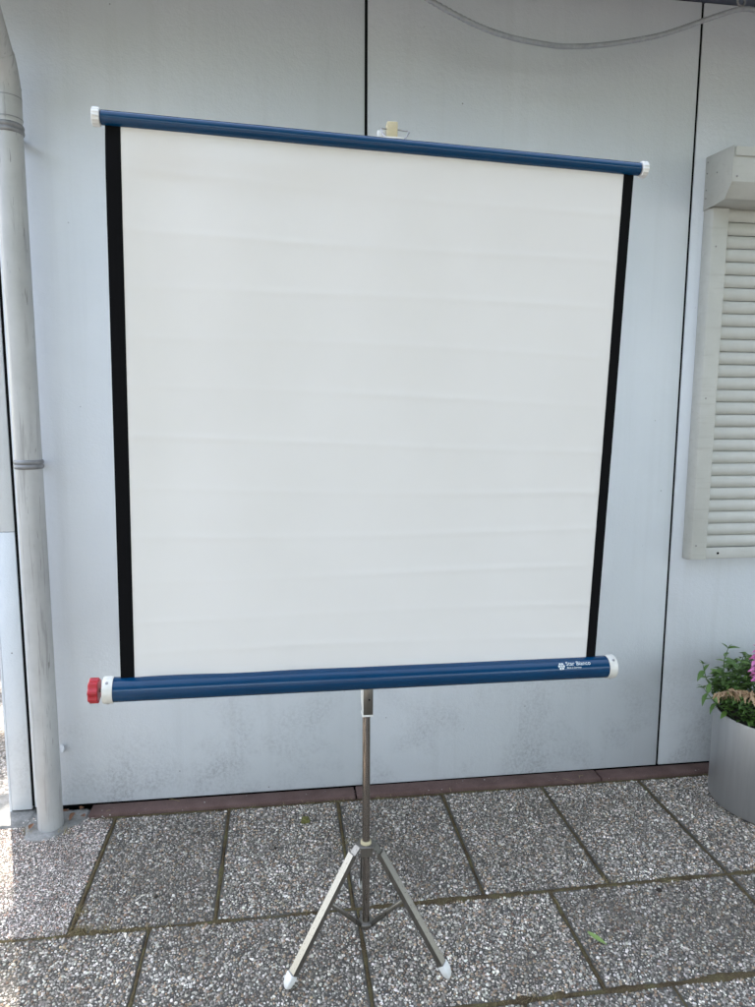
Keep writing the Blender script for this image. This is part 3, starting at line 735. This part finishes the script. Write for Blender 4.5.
# tall shoots at the left edge of the pot
sprig(plant, [(1.70, 2.34, .33), (1.675, 2.345, .42), (1.655, 2.345, .50), (1.652, 2.34, .57), (1.66, 2.335, .615)], .003, 8, 1.05)
sprig(plant, [(1.69, 2.36, .33), (1.64, 2.37, .42), (1.605, 2.375, .49), (1.585, 2.37, .545)], .0025, 6, 1.0)
sprig(plant, [(1.70, 2.30, .33), (1.64, 2.30, .39), (1.59, 2.305, .43), (1.555, 2.31, .475)], .0025, 6, .95)
sprig(plant, [(1.74, 2.33, .33), (1.725, 2.35, .45), (1.72, 2.35, .53), (1.735, 2.345, .58)], .003, 7, 1.0)
sprig(plant, [(1.80, 2.33, .33), (1.80, 2.36, .44), (1.79, 2.37, .52)], .003, 7, 1.0)
sprig(plant, [(1.88, 2.33, .33), (1.90, 2.36, .44), (1.92, 2.37, .54)], .003, 7, 1.0)
sprig(plant, [(1.97, 2.30, .33), (2.02, 2.30, .42), (2.06, 2.30, .49)], .003, 7, 1.0)
def low_spot():
    """a place and direction for a leaf in the mound of foliage"""
    a = random.uniform(0, 2*math.pi); q = CR*1.06*math.sqrt(random.random()); x = CX + q*math.cos(a); y = CY + q*math.sin(a)
    if y < CY-.05 or q > CR*1.0: q = min(q, CR*.93); x = CX + q*math.cos(a); y = CY + q*math.sin(a)
    top = .225 - .11*(q/CR)**2
    k_ = min(1, max(0, (y-(CY-.11))/.12)); top = .045*(1-k_) + top*k_
    h_ = CH + .008 + random.random()**.8*top; b = a + random.uniform(-1.3, 1.3)
    return Vector((x, y, h_)), Vector((math.cos(b), math.sin(b), random.uniform(.1, .7) if q > CR*.7 and h_ < CH+.06 else random.uniform(-.4, .5)))
for i in range(210):
    p, d = low_spot()
    put_leaf(plant, p, d, random.uniform(.8, 1.2), LV[2] if random.random() < (.75 if p.y < CY-.04 else .25) else None, roll=random.uniform(-.6, .6))
fo = MB()
for i in range(1500):                                     # inner foliage too dense to tell apart
    p, d = low_spot(); p.z -= .010; d.normalize(); y = Vector((0,0,1)).cross(d).normalized(); z = d.cross(y); L = random.uniform(.026, .042); W = L*.27
    fo.add([p, p + d*L*.45 + y*W + z*.003, p + d*L - z*.006, p + d*L*.45 - y*W + z*.003], [(0, 1, 2), (0, 2, 3)])
fol = fo.build('foliage', M['leafmass'], plant); fol['kind'] = 'stuff'
# pink flower spike
fl = thing('pink_flower', 'pink flower spike rising from the planter among green leaves', 'flower', (1.80, 2.29, CH-.03))
fst = [Vector((1.80, 2.29, .34)), Vector((1.775, 2.275, .46)), Vector((1.742, 2.26, .56)), Vector((1.735, 2.255, .675))]
MB().tube(fst, [.0032, .003, .0025, .0015], 8).build('stem', M['stem'], fl, 0, 180)
PT = [leaf_mesh('petal', .026, .0095, M['pink'], .45, .45, .10, 6), leaf_mesh('petal', .020, .008, M['pink'], .3, -.25, .12, 6)]
for i in range(96):
    t = i/95; z = .515 + .125*t; k_ = 1 - .45*abs(t-.55); a = i*2.39
    c0 = Vector((1.738, 2.258, z)); d = Vector((math.cos(a), math.sin(a), random.uniform(-.45, .25)))
    put_leaf(fl, c0 + d*.010, d, k_*random.uniform(.9, 1.25), PT[i % 2], 'petal', random.uniform(-.7, .7))
# dried flower spike bowing over
dr = thing('dried_flower_spike', 'brown withered flower spike arching over the planter leaves', 'dried flower', (1.83, 2.20, CH-.03))
dpts = [Vector(p) for p in ((1.86, 2.19, .345), (1.82, 2.17, .405), (1.78, 2.165, .425), (1.73, 2.17, .458), (1.68, 2.185, .492), (1.63, 2.205, .505), (1.58, 2.225, .495), (1.552, 2.235, .480))]
MB().tube(dpts, [.003, .0028, .0026, .0024, .0022, .002, .0016, .001], 8).build('stem', M['dry'], dr, 0, 180)
DP = [leaf_mesh('petal', .030, .0042, M['dry'], .8, .6, .3, 6), leaf_mesh('petal', .019, .005, M['dry'], .5, .3, .2, 6)]
for i in range(190):
    t = .8 + 6.1*i/189; j = min(6, int(t)); c0 = dpts[j].lerp(dpts[j+1], t-j); a = random.uniform(0, 6.28)
    d = Vector((math.cos(a)*.6, math.sin(a)*.6, random.uniform(-1.0, .15))); put_leaf(dr, c0, d, random.uniform(.75, 1.5)*(1 if t < 5.5 else .7), random.choice(DP), 'petal', random.uniform(-1, 1))

# ------------------------------------------------------------------ small things on the ground
random.seed(5)
def ground_leaf(name, label, x, y, ang, L, W, mat, fold=.2, droop=.1, z=.006, group=None, tilt=0):
    o = link(name, leaf_mesh(name, L, W, mat, fold, droop, 0, 10)); o.location = (x, y, z); o.rotation_euler = (random.uniform(-.12, .12), tilt, ang); return tag(o, label, 'leaf', group)
ground_leaf('fallen_leaf', 'slender fresh green leaf lying on a pebbled slab', .862, 1.742, R(-62), .066, .0085, M['fresh'], .25, -.05, .006)
for i, (x, y) in enumerate(((-.775, 2.555), (-.745, 2.535), (-.80, 2.575), (-.905, 2.47), (-.76, 2.575))):
    ground_leaf('withered_leaf', 'curled brown dead leaf in the corner beside the downpipe foot', x, y, random.uniform(0, 6), random.uniform(.022, .040), .009, M['deadleaf'], .6, random.uniform(-.5, .3), .011, 'dead leaves beside the downpipe foot')
# a torn clump of moss
def clump(name, x, y, r, h, mat, seed):
    s = MB(); rings_ = []
    for k_ in range(9):
        ph = math.pi/2*k_/8; ring = []
        for j in range(24):
            a = 2*math.pi*j/24; d = Vector((math.cos(a)*math.cos(ph), math.sin(a)*math.cos(ph), math.sin(ph))); q = 1 + .35*noise.noise(d*2.2 + Vector((seed, 0, 0))) + .18*noise.noise(d*7 + Vector((seed, 3, 0)))
            ring.append(Vector((d.x*r*q, d.y*r*q*.8, d.z*h*q)))
        rings_.append(ring)
    o = s.rings(rings_).build(name, mat, None, 0, 180); o.location = (x, y, -.001); return o
M['mossclump'] = simple('moss_clump', (.12, .115, .035), 1.0, 0, .55, 120, 1.0)
tag(clump('moss_clump', .072, 2.405, .017, .020, M['mossclump'], 3), 'small torn clump of yellow green moss on a slab by the wall', 'moss')
M['twig'] = simple('dark_twig', (.03, .022, .016), .9)
for i, (x, y, r) in enumerate(((-.035, 2.262, .006), (-.40, 2.065, .006), (1.167, 1.888, .010), (.45, 2.40, .005))):
    tag(clump('earth_crumb', x, y, r, r*.7, M['twig'], 10+i), 'tiny dark crumb of earth lying on the pebbled slabs', 'crumb', 'dark crumbs on the slabs')
# dry grass blades growing from the mossy joints
gb = MB()
def blade(x, y, L, lean, a):
    d = Vector((math.cos(a), math.sin(a), 0)); s = Vector((-d.y, d.x, 0)); w_ = random.uniform(.0006, .0012); o = len(gb.v)
    for i in range(5):
        t = i/4; p = Vector((x, y, ZT)) + d*(lean*L*t*(.4 + .6*t)) + Vector((0, 0, L*t*(1-.45*lean*t))); ww = w_*(1-t*.85)
        gb.v += [p - s*ww, p + s*ww]
    for i in range(4): q = o+i*2; gb.f.append((q, q+1, q+3, q+2))
for (cx_, cy2, n_, sp_, ll) in ((-.60, 1.945, 70, .03, .022), (-.52, 1.935, 50, .03, .02), (-.61, 2.02, 40, .018, .02), (-.7, 1.928, 40, .05, .016), (-.40, 1.93, 40, .05, .014), (-.05, 1.934, 50, .12, .012), (.62, 1.548, 50, .05, .014), (1.03, 1.95, 40, .04, .012), (.20, 2.26, 30, .02, .012), (-.775, 2.45, 26, .015, .025), (.35, 1.934, 60, .2, .010), (1.4, 1.94, 60, .25, .010), (.1, 2.525, 60, .25, .014), (-.92, 2.47, 25, .012, .02)):
    for _ in range(n_):
        blade(random.gauss(cx_, sp_), random.gauss(cy2, .006 if sp_ > .03 else .010), ll*random.uniform(.5, 1.4), random.uniform(.3, 1.4), random.uniform(0, 6.28))
for _ in range(46):                              # loose straws lying about
    x_, y_ = random.choice(((random.uniform(-.7, 1.6), random.gauss(2.545, .02)), (random.uniform(-.8, 1.4), random.gauss(1.93, .05)), (random.uniform(-.7, 1.3), random.uniform(1.6, 2.5))))
    a_ = random.uniform(0, 6.28); L_2 = random.uniform(.015, .05); d_ = Vector((math.cos(a_), math.sin(a_), 0)); s_ = Vector((-d_.y, d_.x, 0)); c_ = random.uniform(-.25, .25); o_ = len(gb.v)
    zz = .012 if y_ > 2.535 else .0035
    for i in range(5): 
        t_ = i/4; p_ = Vector((x_, y_, zz + .004*t_*(1-t_)*4)) + d_*(L_2*t_) + s_*(c_*L_2*t_*t_); gb.v += [p_ - s_*.0007, p_ + s_*.0007 + Vector((0, 0, .0006))]
    for i in range(4): q = o_+i*2; gb.f.append((q, q+1, q+3, q+2))
grass = gb.build('dry_grass', M['straw'], None, 0, 180); grass['kind'] = 'stuff'; tag(grass, 'short dry grass blades sprouting from the mossy slab joints', 'grass')
# scrap of torn plaster curling off the wall beside the downpipe
tb_ = MB(); tb_.prism([(-.825, WY-.0005, .225), (-.815, WY-.009, .232), (-.812, WY-.014, .244), (-.816, WY-.009, .258), (-.826, WY-.0005, .256), (-.832, WY-.0005, .240)], (.0015, .0008, 0))
tg = tb_.build('torn_flap', M['wall'], bld)

# ------------------------------------------------------------------ trees across the yard, behind the photographer
def make_tree(seed, H, cr):
    r = random.Random(seed); tr_ = MB()
    tr_.tube([(0, 0, 0), (.05, .02, H*.25), (-.03, .05, H*.5), (.04, 0, H*.8)], [H*.032, H*.024, H*.017, H*.006], 10)
    tips = []
    for i in range(16):
        a = i*2.4 + r.uniform(-.4, .4); z0 = H*(.28 + .45*i/16); L = cr*(1.0 - .4*i/16)
        e = Vector((math.cos(a)*L*.8, math.sin(a)*L*.8, z0 + L*.55)); m_ = Vector((math.cos(a)*L*.4, math.sin(a)*L*.4, z0 + L*.18)); tr_.tube([(0, 0, z0), m_, e], [H*.009, H*.006, H*.002], 6); tips += [e, m_.lerp(e, .5)]
    tm = tr_.mesh('trunk', M['bark'], 0, 60)
    N = 9000; rr = np.random.default_rng(seed); cl = []
    for i in range(60):
        b = Vector(tips[i % len(tips)]); cl.append(b + Vector((r.gauss(0, cr*.28), r.gauss(0, cr*.28), r.gauss(0, H*.07))))
    cl = np.array([list(c) for c in cl]); P = cl[rr.integers(0, len(cl), N)] + rr.normal(0, cr*.17, (N, 3)); P[:, 2] = np.maximum(P[:, 2], H*.10)
    A = rr.normal(size=(N, 3)); A /= np.linalg.norm(A, axis=1)[:, None]; Bv = np.cross(A, rr.normal(size=(N, 3))); Bv /= np.linalg.norm(Bv, axis=1)[:, None]
    sz = rr.uniform(.09, .17, (N, 1)); V = np.stack([P - A*sz, P + Bv*sz*.5, P + A*sz, P - Bv*sz*.5], 1).reshape(-1, 3)
    me = bpy.data.meshes.new('crown'); me.from_pydata(V.tolist(), [], np.arange(4*N).reshape(-1, 4).tolist()); me.update(); me.materials.append(M['crown'])
    return tm, me
M['crown'] = simple('tree_foliage', (.045, .075, .022), .6, 0, .4, 3)
kinds = [make_tree(1, 9.0, 3.0), make_tree(2, 10.0, 3.2)]
for x, y, a, lab in ((-6.7, 8.7, .7, 'leafy tree shading the gravel past the corner of the panel building'), (-11.8, 12.6, 2.9, 'leafy tree standing farther back behind the panel building')):
    t_ = thing('tree', lab, 'tree', (x, y, -.03)); t_.rotation_euler = (0, 0, a)
    link('trunk', kinds[1][0], t_); link('crown', kinds[1][1], t_)
for x, y, a, sc_ in ((-13.0, -6.5, .2, .95), (-14.0, -2.0, 1.7, .9), (-14.5, 2.4, 3.0, .92), (-10.0, -10.0, 4.0, .95)):  # unseen row added at the left to block low sky light on the wall
    t_ = thing('tree', 'smaller unseen leafy tree added past the downpipe end to cut low sky light', 'tree', (x, y, -.03), 'added trees that cut low sky light'); t_.rotation_euler = (0, 0, a); t_.scale = (sc_, sc_, sc_)
    link('trunk', kinds[0][0], t_); link('crown', kinds[0][1], t_)
for i, (x, y, a) in enumerate(((-2.4, -7.0, 1.1), (1.6, -5.2, 2.3), (5.4, -5.0, 3.9), (8.8, -3.0, 5.0), (9.4, 1.0, .6))):
    t_ = thing('tree', 'broad leafy tree standing across the yard from the panel wall', 'tree', (x, y, -.03), 'trees across the yard'); t_.rotation_euler = (0, 0, a)
    link('trunk', kinds[i % 2][0], t_); link('crown', kinds[i % 2][1], t_)

# unseen bank of leaves, added to keep the bright horizon out of reflections
hg = MB(); hr_ = np.random.default_rng(9); NH = 9000
Pp = np.stack([hr_.uniform(-9, 12, NH), -7.6 + hr_.normal(0, .32, NH), hr_.uniform(0, 2.1, NH)], 1)
A = hr_.normal(size=(NH, 3)); A /= np.linalg.norm(A, axis=1)[:, None]; Bv = np.cross(A, hr_.normal(size=(NH, 3))); Bv /= np.linalg.norm(Bv, axis=1)[:, None]; sz = hr_.uniform(.07, .13, (NH, 1))
hg.v = [Vector(p) for p in np.stack([Pp - A*sz, Pp + Bv*sz*.55, Pp + A*sz, Pp - Bv*sz*.55], 1).reshape(-1, 3).tolist()]; hg.f = [(4*i, 4*i+1, 4*i+2, 4*i+3) for i in range(NH)]
added_hedge = thing('added_hedge', 'unseen green leaf bank added across the yard to block the bright horizon', 'added_hedge', (1.5, -7.6, -.03)); hg.build('foliage', M['crown'], added_hedge)
